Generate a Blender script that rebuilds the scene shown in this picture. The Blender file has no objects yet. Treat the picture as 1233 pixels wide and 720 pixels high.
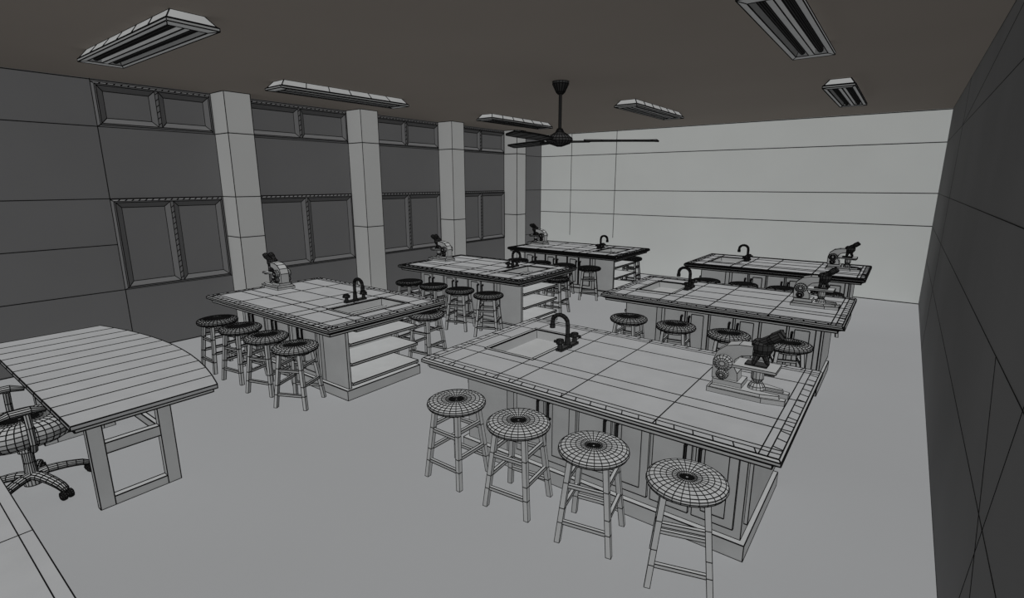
import bpy, math, numpy as np
from mathutils import Matrix, Vector
# ---- solved camera / room dimensions (metres)
F_PX,PITCH,ROLL,YAW,H=618.412,.223,-.001,.648,2.068
XR,XL,YF,C=.389,-7.514,11.152,3.218
XR0,XR1,XL0,XL1=-2.713,-.319,-6.288,-3.92
Y1,W,S=2.494,1.438,2.849
def mat(name,rgb,rough=.95,var=.04,scale=6):
    m=bpy.data.materials.new(name); m.use_nodes=True; nt=m.node_tree; b=nt.nodes['Principled BSDF']
    b.inputs['Roughness'].default_value=rough; b.inputs['Specular IOR Level'].default_value=0.05
    n=nt.nodes.new('ShaderNodeTexNoise'); n.inputs['Scale'].default_value=scale; n.inputs['Detail'].default_value=3
    tc=nt.nodes.new('ShaderNodeTexCoord'); nt.links.new(tc.outputs['Object'],n.inputs['Vector'])
    cr=nt.nodes.new('ShaderNodeValToRGB'); cr.color_ramp.elements[0].position=.3; cr.color_ramp.elements[1].position=.7
    cr.color_ramp.elements[0].color=tuple(c*(1-var) for c in rgb)+(1,); cr.color_ramp.elements[1].color=tuple(c*(1+var) for c in rgb)+(1,)
    nt.links.new(n.outputs['Fac'],cr.inputs['Fac']); nt.links.new(cr.outputs['Color'],b.inputs['Base Color'])
    return m
M_WIRE=mat('black_wire_line',(.004,.004,.004),1,0)
M_BODY=mat('pale_grey_clay',(.33,.335,.335))
M_TOP=mat('grey_table_top',(.305,.31,.315))
M_DARK=mat('dark_metal',(.035,.035,.035))
M_FLOOR=mat('floor_grey',(.275,.28,.285),var=.015,scale=.5)
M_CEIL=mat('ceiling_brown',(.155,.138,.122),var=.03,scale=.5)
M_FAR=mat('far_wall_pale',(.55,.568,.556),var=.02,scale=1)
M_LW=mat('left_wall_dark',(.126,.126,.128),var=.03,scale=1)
M_WIN=mat('window_frame_dark',(.130,.130,.132),var=.03,scale=1)
M_GLASS=mat('window_pane_dark',(.124,.124,.126),var=.03,scale=1)
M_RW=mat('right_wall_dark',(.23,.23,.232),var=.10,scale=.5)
M_PIL=mat('pillar_grey',(.41,.415,.41),var=.02,scale=1)
I=lambda q:q
class B:
    def __init__(s): s.v=[];s.f=[];s.m=[];s.w=[];s.l=[]
    def add(s,vs,fs,mi=0,T=I,wire=True):
        n=len(s.v); s.v+= [tuple(T(q)) for q in vs]
        for q in fs: s.f.append(tuple(n+i for i in q)); s.m.append(mi); s.w.append(wire)
    def box(s,x0,x1,y0,y1,z0,z1,mi=0,T=I,wire=True):
        s.hexa([(x0,y0,z0),(x1,y0,z0),(x1,y1,z0),(x0,y1,z0),(x0,y0,z1),(x1,y0,z1),(x1,y1,z1),(x0,y1,z1)],mi,T,wire)
    def hexa(s,p,mi=0,T=I,wire=True):
        s.add(p,[(0,3,2,1),(4,5,6,7),(0,1,5,4),(1,2,6,5),(2,3,7,6),(3,0,4,7)],mi,T,wire)
    def lathe(s,prof,n=16,mi=0,T=I,capb=True,capt=True,wire=True):
        vs=[(rr*math.cos(2*math.pi*k/n),rr*math.sin(2*math.pi*k/n),zz) for rr,zz in prof for k in range(n)]
        fs=[(j*n+k,j*n+(k+1)%n,(j+1)*n+(k+1)%n,(j+1)*n+k) for j in range(len(prof)-1) for k in range(n)]
        if capb: fs.append(tuple(reversed(range(n))))
        if capt: fs.append(tuple((len(prof)-1)*n+k for k in range(n)))
        s.add(vs,fs,mi,T,wire)
    def tube(s,pts,rad,n=8,mi=0,T=I,wire=True,flat=1.0):
        P=[Vector(q) for q in pts]; R=rad if isinstance(rad,(list,tuple)) else [rad]*len(P); vs=[]
        up=Vector((0,0,1)); d0=(P[1]-P[0]).normalized()
        u=d0.cross(up) if abs(d0.z)<.95 else d0.cross(Vector((0,1,0))); u.normalize()
        for i,q in enumerate(P):
            d=(P[min(i+1,len(P)-1)]-P[max(i-1,0)]).normalized(); u=(u-d*u.dot(d)).normalized(); w=d.cross(u)
            for k in range(n):
                a=2*math.pi*(k+.5)/n; vs.append(tuple(q+u*math.cos(a)*R[i]+w*math.sin(a)*R[i]*flat))
        fs=[(j*n+k,j*n+(k+1)%n,(j+1)*n+(k+1)%n,(j+1)*n+k) for j in range(len(P)-1) for k in range(n)]
        fs+= [tuple(reversed(range(n))),tuple((len(P)-1)*n+k for k in range(n))]
        s.add(vs,fs,mi,T,wire)
    def prism(s,poly,z0,z1,mi=0,T=I,wire=True,taper=None):
        n=len(poly); cx=sum(q[0] for q in poly)/n; cy=sum(q[1] for q in poly)/n; k=taper or 1
        vs=[(a,b,z0) for a,b in poly]+[(cx+(a-cx)*k,cy+(b-cy)*k,z1) for a,b in poly]
        s.add(vs,[tuple(reversed(range(n))),tuple(range(n,2*n))]+[(i,(i+1)%n,n+(i+1)%n,n+i) for i in range(n)],mi,T,wire)
    def line(s,a,b): s.l.append((a,b))
    def done(s,name,mats,px=.9,wire=True,dist=None,zmin=None,zmax=None):
        es=set()
        for q,w in zip(s.f,s.w):
            if w:
                for i in range(len(q)):
                    a,b=q[i],q[(i+1)%len(q)]; es.add((min(a,b),max(a,b)))
        segs=[(s.v[a],s.v[b]) for a,b in es] if wire else []
        segs+=s.l
        seen=set(); out=[]
        for a,b in segs:
            k=tuple(sorted((tuple(round(c,4) for c in a),tuple(round(c,4) for c in b))))
            if k in seen or k[0]==k[1]: continue
            seen.add(k); out.append((a,b))
        cen=np.mean(np.array(s.v if s.v else [s.l[0][0]]),axis=0)
        dist=dist or math.dist(cen,(0,0,H)); rr=px*dist/626/2
        V=list(s.v);F=list(s.f);Mi=list(s.m);wi=len(mats)
        for a,b in out:
            A=Vector(a);Bv=Vector(b);d=(Bv-A).normalized()
            u=d.cross(Vector((0,0,1))) if abs(d.z)<.9 else d.cross(Vector((1,0,0)))
            u.normalize(); w=d.cross(u); n=len(V)
            if abs(d.z)<.9: c=[u*rr+w*rr,-u*rr+w*rr,-u*rr-w*rr,u*rr-w*rr]
            else: c=[u*rr,w*rr,-u*rr,-w*rr]
            V+= [tuple(A+q) for q in c]+[tuple(Bv+q) for q in c]
            for k in range(4): F.append((n+k,n+(k+1)%4,n+4+(k+1)%4,n+4+k)); Mi.append(wi)
        if zmin is not None: V=[(a,b,max(c,zmin)) for a,b,c in V]
        if zmax is not None: V=[(a,b,min(c,zmax)) for a,b,c in V]
        me=bpy.data.meshes.new(name); me.from_pydata(V,[],F)
        for m in mats: me.materials.append(m)
        me.materials.append(M_WIRE)
        me.polygons.foreach_set('material_index',Mi); me.update()
        ob=bpy.data.objects.new(name,me); bpy.context.collection.objects.link(ob); return ob
def tr(x=0,y=0,z=0,rot=0,sx=1,sy=1,sz=1):
    c,s_=math.cos(rot),math.sin(rot)
    return lambda q:(x+c*q[0]*sx-s_*q[1]*sy, y+s_*q[0]*sx+c*q[1]*sy, z+q[2]*sz)
def comp(a,b): return lambda q:a(b(q))
ZT=.808
def table(x0,x1,y0,W,left):
    Lx=x1-x0
    T=(lambda q:(x0+q[0],y0+q[1],q[2])) if left else (lambda q:(x1-q[0],y0+q[1],q[2]))
    b=B()
    sx0,sx1,sy0,sy1=Lx-.66,Lx-.25,.46,1.12
    xs=[0,.05,.09,.62,1.2,sx0-.16,sx0,sx1,Lx-.09,Lx-.05,Lx]; ys=[0,.05,.09,.34,sy0,.80,sy1,W-.09,W-.05,W]
    def hole(i,j): return xs[i]>=sx0-1e-6 and xs[i+1]<=sx1+1e-6 and ys[j]>=sy0-1e-6 and ys[j+1]<=sy1+1e-6
    vs=[(a,c,.8) for c in ys for a in xs]; nx=len(xs)
    b.add(vs,[(j*nx+i,j*nx+i+1,(j+1)*nx+i+1,(j+1)*nx+i) for j in range(len(ys)-1) for i in range(nx-1) if not hole(i,j)],1,T)
    ring=[(0,.8),(-.012,.787),(-.012,.77),(.01,.757),(.03,.745),(.03,.725)]
    P=[]
    for e,z in ring: P+= [(e,e,z),(Lx-e,e,z),(Lx-e,W-e,z),(e,W-e,z)]
    b.add(P,[(4*k+i,4*k+(i+1)%4,4*k+4+(i+1)%4,4*k+4+i) for k in range(len(ring)-1) for i in range(4)],0,T)
    e=.03; b.add([(e,e,.725),(Lx-e,e,.725),(Lx-e,W-e,.725),(e,W-e,.725)],[(0,1,2,3)],0,T)
    k=.1
    while k<Lx-.05:
        for yy in (0,W): b.line(T((k,yy,.8)),T((k+.02,yy+(.05 if yy==0 else -.05),.8)))
        k+=.10
    k=.1
    while k<W-.05:
        for xx in (0,Lx): b.line(T((xx,k,.8)),T((xx+(.05 if xx==0 else -.05),k+.02,.8)))
        k+=.10
    zb=.62; i_=.03
    Q=[(sx0,sy0,.8),(sx1,sy0,.8),(sx1,sy1,.8),(sx0,sy1,.8),(sx0+i_,sy0+i_,zb),(sx1-i_,sy0+i_,zb),(sx1-i_,sy1-i_,zb),(sx0+i_,sy1-i_,zb)]
    b.add(Q,[(0,1,5,4),(1,2,6,5),(2,3,7,6),(3,0,4,7),(4,5,6,7)],0,T)
    r_=.025
    b.box(sx0-r_,sx1+r_,sy0-r_,sy0,.797,.804,0,T); b.box(sx0-r_,sx1+r_,sy1,sy1+r_,.797,.804,0,T)
    b.box(sx0-r_,sx0,sy0,sy1,.797,.804,0,T); b.box(sx1,sx1+r_,sy0,sy1,.797,.804,0,T)
    b.lathe([(.03,0),(.03,.01)],12,2,comp(T,tr((sx0+sx1)/2,(sy0+sy1)/2,zb)))
    dx,dy=.18,.24
    b.box(dx-.03,Lx-dx+.03,dy+.01,W-dy-.01,0,.10,0,T)
    cx1=Lx-.62; cy0,cy1=dy+.05,W-dy-.05
    b.box(dx,cx1,cy0,cy1,.10,.725,0,T)
    for z in (.16,.36,.56): b.box(cx1,Lx-dx+.03,cy0+.03,cy1+.02,z-.022,z,0,T)
    b.box(cx1,cx1+.06,cy0,cy1,.10,.725,0,T)
    b.box(cx1,Lx-dx,cy0,cy0+.03,.10,.725,0,T)
    nd=6; wd=(cx1-dx-.06)/nd
    for sgn,yf in ((-1,cy0),(1,cy1)):
        for k in range(nd):
            a=dx+.03+k*wd+.012; c=a+wd-.024
            b.box(a,c,min(yf,yf+sgn*.02),max(yf,yf+sgn*.02),.16,.69,0,T)
            y2=yf+sgn*.021; m=.05
            R4=[(a+m,y2,.21),(c-m,y2,.21),(c-m,y2,.64),(a+m,y2,.64)]
            if k%2==0:
                for i in range(4): b.line(T(R4[i]),T(R4[(i+1)%4]))
            hx=c-.03 if k%2==0 else a+.03
            b.tube([(hx,yf+sgn*.02,.48),(hx,yf+sgn*.05,.49),(hx,yf+sgn*.05,.60),(hx,yf+sgn*.02,.61)],.008,6,2,T)
    b.box(dx-.02,dx,cy0+.05,cy1-.05,.18,.68,0,T)
    return b.done('lab_table',[M_BODY,M_TOP,M_DARK],.95,zmax=ZT-.001,zmin=0)
def tap(x,y,face):
    b=B(); T=tr(x,y,ZT,0,face,1,.9)
    b.lathe([(.035,0),(.035,.012),(.022,.03),(.018,.10),(.014,.12)],12,0,T)
    pts=[(0,0,.1),(0,0,.20)]+[(.07-.07*math.cos(a),0,.21+.07*math.sin(a)) for a in [math.pi*k/8 for k in range(1,9)]]+[(.14,0,.18)]
    b.tube(pts,.015,8,0,T); b.lathe([(.02,0),(.02,.03)],10,0,comp(T,tr(.14,0,.155)))
    b.box(-.025,.025,-.13,.13,0,.02,0,T)
    for s in (-1,1):
        b.lathe([(.02,0),(.016,.05),(.028,.055),(.028,.085),(.015,.09)],10,0,comp(T,tr(0,s*.11,.015)))
        b.box(-.05,.05,s*.11-.008,s*.11+.008,.07,.085,0,T); b.box(-.008,.008,s*.11-.04,s*.11+.04,.07,.085,0,T)
    return b.done('sink_tap',[M_DARK],.7,zmin=ZT)
def stool(x,y,rot=0):
    b=B(); T=tr(x,y,0,rot); n=30
    prof=[(.165,.525),(.185,.530),(.200,.540),(.206,.552),(.203,.564),(.19,.574),(.165,.580),(.135,.583),(.105,.584),(.075,.583),(.05,.581),(.028,.579),(.008,.578)]
    b.lathe(prof,n,0,T); b.lathe([(.13,.50),(.13,.525)],12,0,T)
    for sx in (-1,1):
        for sy in (-1,1):
            R=[]
            for z in (0,.13,.22,.38,.52):
                k=.155-.05*z/.52; h=.015
                R+= [(sx*k-h,sy*k-h,z),(sx*k+h,sy*k-h,z),(sx*k+h,sy*k+h,z),(sx*k-h,sy*k+h,z)]
            b.add(R,[(4*i+j,4*i+(j+1)%4,4*i+4+(j+1)%4,4*i+4+j) for i in range(4) for j in range(4)]+[(3,2,1,0)],0,T)
    def at(sx,sy,z): k=.155-.05*z/.52; return (sx*k,sy*k,z)
    for z,ax in ((.13,0),(.22,1),(.36,0),(.40,1)):
        for s in (-1,1):
            A,Bq=(at(-1,s,z),at(1,s,z)) if ax==0 else (at(s,-1,z),at(s,1,z))
            b.tube([A,Bq],.014,4,0,T)
    return b.done('stool',[M_BODY],.85,zmin=0)
def scope(x,y,face,rot=0):
    b=B(); T=tr(x,y,ZT,rot,face,1,.86)
    b.prism([(-.21,-.11),(.10,-.11),(.22,-.08),(.22,-.04),(.06,-.03),(.06,.03),(.22,.04),(.22,.08),(.10,.11),(-.21,.11)],0,.035,0,T)
    b.prism([(-.20,-.10),(.09,-.10),(.19,-.07),(.19,-.05),(.04,-.045),(.04,.045),(.19,.05),(.19,.07),(.09,.10),(-.20,.10)],.035,.055,0,T,taper=.95)
    b.box(-.19,-.02,-.07,.07,.055,.09,0,T)
    prof=[(-.20,.09),(-.05,.09),(-.055,.15),(-.075,.19),(-.075,.25),(-.04,.285),(.02,.30),(.02,.365),(-.06,.36),(-.13,.34),(-.18,.29),(-.20,.22)]
    U=lambda q:T((q[0],q[2],q[1]))
    b.prism(prof,-.05,.05,0,U)
    for z,rr in ((.22,.055),(.135,.035)):
        for s in (-1,1):
            b.lathe([(rr*.75,.0),(rr,.01),(rr,.035),(rr*.7,.045),(rr*.3,.048)],16,0,comp(T,lambda q,s=s,z=z:(-.135+q[0],s*(.05+q[2]),z+q[1])))
    b.box(-.09,.16,-.085,.085,.205,.222,0,T); b.box(-.02,.10,-.04,.04,.222,.232,2,T); b.box(.10,.15,-.07,.07,.19,.205,2,T)
    b.lathe([(.02,.10),(.035,.13),(.035,.19),(.025,.205)],12,0,comp(T,tr(.05,0,0)))
    b.lathe([(.05,.055),(.045,.075),(.03,.10)],14,0,comp(T,tr(.05,0,0)))
    b.lathe([(.03,.305),(.05,.315),(.05,.33)],14,2,comp(T,tr(.05,0,-.01)))
    for a in (0,2.1,4.2):
        d=Vector((math.cos(a)*.4,math.sin(a)*.4,-1)).normalized(); q=Vector((.05+.025*math.cos(a),.025*math.sin(a),.30))
        b.tube([q,q+d*.04,q+d*.065],[.016,.014,.009],8,2,T)
    b.lathe([(.05,.32),(.06,.345),(.06,.385),(.045,.405)],14,2,comp(T,tr(.06,0,0)))
    for s in (-1,1):
        b.tube([(.05,s*.02,.38),(.10,s*.034,.42),(.115,s*.035,.432),(.155,s*.035,.465)],[.028,.024,.03,.028],10,2,T)
    return b.done('microscope',[M_BODY,M_TOP,M_DARK],.65,zmin=ZT)
def fixture(cx,cy,hl,hw,alongx):
    b=B(); zc=C; z0=C-.1
    T=(lambda q:(cx+q[0],cy+q[1],q[2])) if alongx else (lambda q:(cx-q[1],cy+q[0],q[2]))
    def rect(a,c,z): return [(-a,-c,z),(a,-c,z),(a,c,z),(-a,c,z)]
    R=[rect(hl-.08,hw-.06,zc),rect(hl-.02,hw-.01,z0+.03),rect(hl,hw,z0+.02),rect(hl,hw,z0),rect(hl-.1,hw-.04,z0),rect(hl-.12,hw-.06,z0+.05)]
    b.add(sum(R,[]),[(4*k+i,4*k+(i+1)%4,4*k+4+(i+1)%4,4*k+4+i) for k in range(5) for i in range(4)],0,T)
    b.add(R[5],[(0,1,2,3)],1,T); b.add(R[0],[(0,1,2,3)],0,T)
    b.box(-(hl-.1),hl-.1,-.022,.022,z0,z0+.05,0,T)
    for s in (-1,1):
        b.tube([(-(hl-.13),s*hw*.42,z0+.025),(hl-.13,s*hw*.42,z0+.025)],.018,8,1,T)
        for k in range(1,6):
            xx=-hl+2*hl*k/6; b.line(T((xx,s*hw,z0+.02)),T((xx*.93,s*(hw-.06),zc)))
    return b.done('ceiling_light',[M_BODY,M_DARK],.8)
for k in range(3):
    yy=Y1+k*S
    table(XR0,XR1,yy,W,False); table(XL0,XL1,yy,W,True)
    tap(XR0+.74,yy+.83,-1); tap(XL1-.74,yy+.83,1)
    scope(-.63,yy+.72,1); scope(-6.07,yy+.72,-1)
    for i in range(4):
        stool(-2.35+.543*i,yy-.04,.1*i); stool(-6.02+.533*i,yy-.04,.15*i)
        stool(-6.02+.565*i,yy+W+.12,.1)
for a in ((-5.05,1.76,.98,.17,True),(-5.97,4.3,.95,.17,False),(-5.97,8.05,.95,.17,False),(-3.36,8.05,.95,.17,False),(-.81,4.43,.95,.16,False),(-.79,8.1,.95,.16,False)): fixture(*a)
# ---- ceiling fan
def fan(x,y):
    b=B(); T=tr(x,y,0); D=comp(T,tr(0,0,-.03))
    b.lathe([(.03,C-.14),(.05,C-.12),(.095,C-.03),(.095,C)],16,0,T)
    b.tube([(0,0,C-.12),(0,0,2.66)],.016,8,0,T)
    b.lathe([(.03,2.72),(.05,2.68),(.10,2.65),(.15,2.61),(.155,2.58),(.12,2.55),(.06,2.53),(.03,2.52)],24,0,D)
    for a in (37,157,277):
        R=comp(D,tr(0,0,0,math.radians(a)))
        b.hexa([(.12,-.02,2.565),(.36,-.045,2.57),(.36,.045,2.57),(.12,.02,2.565),(.12,-.02,2.58),(.36,-.045,2.58),(.36,.045,2.58),(.12,.02,2.58)],0,R)
        xs=[.30,.5,.7,.9,1.1,1.17]; ws=[.06,.085,.10,.10,.085,.05]
        vs=[]
        for xx,wd in zip(xs,ws):
            vs+= [(xx,-wd,2.568),(xx,wd,2.592),(xx,wd,2.602),(xx,-wd,2.578)]
        b.add(vs,[(4*i+j,4*i+(j+1)%4,4*i+4+(j+1)%4,4*i+4+j) for i in range(5) for j in range(4)]+[(3,2,1,0),(20,21,22,23)],0,R)
    return b.done('ceiling_fan',[M_DARK],.8)
fan(-3.41,5.45)
# ---- teacher desk with bowed top
def desk():
    b=B(); x0,x1,y0,y1=-5.87,-3.49,.60,1.37; n=12; bow=.17
    pts=[(x0+(x1-x0)*k/n, y1+bow*(1-(2*k/n-1)**2)) for k in range(n+1)]
    for zt,zb,e,mi in ((.765,.74,0,1),(.74,.715,.02,0)):
        top=[];
        for k,(a,c) in enumerate(pts):
            a2=min(max(a,x0+e),x1-e); top+= [(a2,y0+e,zt),(a2,c-e,zt),(a2,y0+e,zb),(a2,c-e,zb)]
        fs=[]
        for k in range(n):
            p=4*k;q=p+4
            fs+= [(p,q,q+1,p+1),(p+2,p+3,q+3,q+2),(p,p+2,q+2,q),(p+1,q+1,q+3,p+3)]
        fs+=[(0,1,3,2),(4*n,4*n+2,4*n+3,4*n+1)]
        b.add(top,fs,mi)
    for xx in (-3.92,-5.30):
        for a in (.74,1.13): b.box(xx-.025,xx+.025,a,a+.08,0,.715)
        b.box(xx-.025,xx+.025,.82,1.13,.0,.06); b.box(xx-.025,xx+.025,.82,1.13,.37,.44); b.box(xx-.025,xx+.025,.82,1.13,.66,.715)
    b.box(-5.275,-3.945,.95,.99,.66,.715)
    b.box(-5.275,-3.945,1.15,1.18,.34,.40)
    return b.done('teacher_desk',[M_BODY,M_TOP],.9,zmin=0)
desk()
# ---- office chair
def chair(x,y,rot):
    b=B(); T=tr(x,y,0,rot)
    b.lathe([(.05,.06),(.055,.12),(.035,.14),(.03,.22),(.03,.30),(.045,.30),(.045,.36),(.12,.38)],18,0,T)
    for k in range(5):
        R=comp(T,tr(0,0,0,math.radians(72*k+20)))
        b.tube([(.03,0,.12),(.08,0,.125),(.13,0,.12),(.18,0,.112),(.23,0,.10),(.27,0,.088),(.30,0,.07),(.31,0,.058)],[.036,.035,.033,.031,.029,.027,.024,.018],12,0,R,flat=.7)
        for s in (-1,1): b.lathe([(.012,-.012),(.028,-.008),(.028,.008),(.012,.012)],12,1,comp(R,lambda q,s=s:(.31+q[0],s*.02+q[2],.03+q[1])))
    n=44; prof=[(.08,.375),(.15,.38),(.20,.39),(.23,.41),(.248,.44),(.252,.47),(.245,.50),(.225,.525),(.19,.54),(.15,.545),(.11,.54),(.07,.535),(.035,.532),(.01,.532)]
    sq=lambda q:(q[0]*(1+.12*abs(math.sin(2*math.atan2(q[1],q[0])))),q[1]*(1+.12*abs(math.sin(2*math.atan2(q[1],q[0])))),q[2])
    b.lathe(prof,n,0,comp(T,sq))
    nu,nv=12,14; vs=[]
    for th in (0,.04):
        for j in range(nv+1):
            for i in range(nu+1):
                u=-1+2*i/nu; v=j/nv; wd=.22*(1-.35*abs(2*v-1)**3)
                vs.append((u*wd,-.195-th+.06*u*u,.60+.40*v))
    m=(nu+1)*(nv+1); fs=[]
    for j in range(nv):
        for i in range(nu):
            a=j*(nu+1)+i; fs.append((a,a+1,a+nu+2,a+nu+1)); fs.append((m+a,m+a+nu+1,m+a+nu+2,m+a+1))
    rim=[i for i in range(nu+1)]+[j*(nu+1)+nu for j in range(1,nv+1)]+[nv*(nu+1)+i for i in range(nu-1,-1,-1)]+[j*(nu+1) for j in range(nv-1,0,-1)]
    for k in range(len(rim)):
        a,c=rim[k],rim[(k+1)%len(rim)]; fs.append((a,m+a,m+c,c))
    b.add(vs,fs,0,T)
    b.tube([(0,-.05,.37),(0,-.18,.37),(0,-.235,.42),(0,-.235,.52),(0,-.225,.64)],.02,8,0,T)
    for s in (-1,1):
        b.tube([(s*.15,0,.385),(s*.28,0,.40),(s*.31,0,.45),(s*.31,0,.56),(s*.29,0,.65)],.018,8,0,T)
        b.tube([(s*.29,-.15,.65),(s*.29,-.08,.67),(s*.29,.02,.67),(s*.28,.09,.65)],[.02,.035,.035,.02],10,0,T,flat=.6)
    return b.done('office_chair',[M_BODY,M_DARK],.75,zmin=0)
chair(-4.53,.54,0)
# ---- front demonstration counter
b=B()
xs=[-5.2,-4.5,-3.8,-3.1,-2.45,-1.8,-1.25]
for y0_,y1_,z0_,z1_,m in ((-.36,.26,.77,.80,1),(-.34,.24,.73,.77,0)):
    vs=[(a,c,z) for z in (z0_,z1_) for c in ([y0_,y0_+.05,-.05,y1_-.04,y1_]) for a in xs]; nx=len(xs); ny=5; k_=nx*ny
    fs=[]
    for l in (0,1):
        for j in range(ny-1):
            for i in range(nx-1):
                a=l*k_+j*nx+i; fs.append((a,a+1,a+nx+1,a+nx))
    for i in range(nx-1): fs+= [(i,i+1,k_+i+1,k_+i),((ny-1)*nx+i,(ny-1)*nx+i+1,k_+(ny-1)*nx+i+1,k_+(ny-1)*nx+i)]
    for j in range(ny-1): fs+= [(j*nx,(j+1)*nx,k_+(j+1)*nx,k_+j*nx),(j*nx+nx-1,(j+1)*nx+nx-1,k_+(j+1)*nx+nx-1,k_+j*nx+nx-1)]
    b.add(vs,fs,m)
b.box(-5.1,-1.35,-.30,.10,.08,.73); b.box(-5.05,-1.4,-.28,.06,0,.08)
for k in range(6):
    a=-5.08+k*.62; b.box(a,a+.6,.10,.12,.12,.7)
b.done('demonstration_counter',[M_BODY,M_TOP],.9,dist=2.6,zmin=0)
# ---- room shell
def quad(name,p,m,lines=(),px=.9,dist=None):
    b=B(); b.add(p,[(0,1,2,3)],0); b.w=[False]
    for a,c_ in lines: b.line(a,c_)
    return b.done(name,[m],px,dist=dist)
YB=-1.5
quad('floor',[(XL,YB,0),(XR,YB,0),(XR,YF,0),(XL,YF,0)],M_FLOOR)
quad('ceiling',[(XL,YB,C),(XL,YF,C),(XR,YF,C),(XR,YB,C)],M_CEIL)
lv=(2.70,1.885,1.344)
ln=[((XL,YF,z),(XR,YF,z)) for z in (C-.01,.01)+lv]+[((-6.63,YF,.79),(-6.63,YF,C)),((-5.45,YF,.79),(-5.45,YF,C)),((XL,YF,0),(XL,YF,C))]
quad('wall_far',[(XL,YF,0),(XL,YF,C),(XR,YF,C),(XR,YF,0)],M_FAR,ln,.75)
ln=[((XL,YB,z),(XL,YF,z)) for z in (C-.01,.01,2.70,1.885,.79)]+[((XL,YB,1.344),(XL,2.06,1.344)),((XL,2.06,0),(XL,2.06,C))]
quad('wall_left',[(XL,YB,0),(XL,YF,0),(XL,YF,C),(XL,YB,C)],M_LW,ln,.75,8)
ln=[((XR,YB,z),(XR,YF,z)) for z in (C-.01,.01,2.70,1.885,1.344,.79)]+[((XR,8,0),(XR,8,C)),((XR,2.05,1.88),(XR,2.68,0)),((XR,2.15,.2),(XR,2.9,1.344)),((XR,YF,0),(XR,YF,C)),((XR,8,2.7),(XR,3.2,C))]
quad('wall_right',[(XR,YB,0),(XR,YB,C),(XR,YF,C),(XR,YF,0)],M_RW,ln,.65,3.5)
PD,PW=.37,.34
for k in range(4):
    y0=3.34+2.095*k
    b=B(); b.box(XL+.002,XL+PD,y0,y0+PW,.003,C-.003,0)
    for z in (1.344,2.70) if k else (1.344,1.885,2.70):
        b.line((XL,y0,z),(XL+PD,y0,z)); b.line((XL+PD,y0,z),(XL+PD,y0+PW,z))
    b.done('pillar',[M_PIL],.85)
wn=0
for k in range(4):
    ya=2.06 if k==0 else 3.72+2.095*(k-1); yb=3.32+2.095*k; ym=(ya+yb)/2
    for z0,z1 in ((.79,1.875),(2.70,3.185)):
        wn+=1; b=B()
        T=lambda q:(XL+.004+q[0],q[1],q[2])
        def ring(a0,a1,c0,c1,e,d0,d1,mi=0):
            vs=[(d0,a0,c0),(d0,a1,c0),(d0,a1,c1),(d0,a0,c1),(d1,a0+e,c0+e),(d1,a1-e,c0+e),(d1,a1-e,c1-e),(d1,a0+e,c1-e)]
            b.add(vs,[(i,(i+1)%4,4+(i+1)%4,4+i) for i in range(4)],mi,T)
        ring(ya,yb,z0,z1,.02,0,.04); ring(ya+.02,yb-.02,z0+.02,z1-.02,.015,.04,.04)
        b.box(.0,.04,ym-.018,ym+.018,z0+.035,z1-.035,0,T)
        for a0,a1 in ((ya+.036,ym-.018),(ym+.018,yb-.036)):
            ring(a0,a1,z0+.036,z1-.036,.06,.04,.012)
            vs=[(.012,a0+.06,z0+.096),(.012,a1-.06,z0+.096),(.012,a1-.06,z1-.096),(.012,a0+.06,z1-.096)]
            b.add(vs,[(0,1,2,3)],1,T)
        q=ya+.06
        while q<yb-.03:
            b.line(T((.04,q,z1-.02)),T((.03,q+.03,z1))); q+=.07
        q=z0+.06
        while q<z1-.05:
            b.line(T((.04,ym-.018,q)),T((.04,ym+.018,q+.03))); q+=.07
        b.done('window_%d'%wn,[M_WIN,M_GLASS],.65)
# ---- lights
def sun(nm,d,e):
    l=bpy.data.lights.new(nm,'SUN'); l.energy=e; l.use_shadow=False; l.angle=.1
    try: l.cycles.cast_shadow=False
    except Exception: pass
    ob=bpy.data.objects.new(nm,l); bpy.context.collection.objects.link(ob)
    ob.rotation_euler=Vector(d).to_track_quat('Z','Y').to_euler(); ob.location=(-3,4,2.5)
sun('studio_sun_key',(.34,-.40,.85),3.25); sun('studio_sun_up',(0,0,-1),.6)
w=bpy.data.worlds.new('w'); bpy.context.scene.world=w; w.use_nodes=True
w.node_tree.nodes['Background'].inputs[0].default_value=(.5,.5,.5,1); w.node_tree.nodes['Background'].inputs[1].default_value=.4
cam=bpy.data.cameras.new('cam'); cam.sensor_width=36; cam.lens=F_PX*36/1233; cam.clip_start=.02
co=bpy.data.objects.new('camera',cam); bpy.context.collection.objects.link(co)
co.matrix_world=Matrix.Translation((0,0,H))@Matrix.Rotation(YAW,4,'Z')@Matrix.Rotation(math.pi/2-PITCH,4,'X')@Matrix.Rotation(ROLL,4,'Z')
bpy.context.scene.camera=co
bpy.context.scene.view_settings.view_transform='Standard'
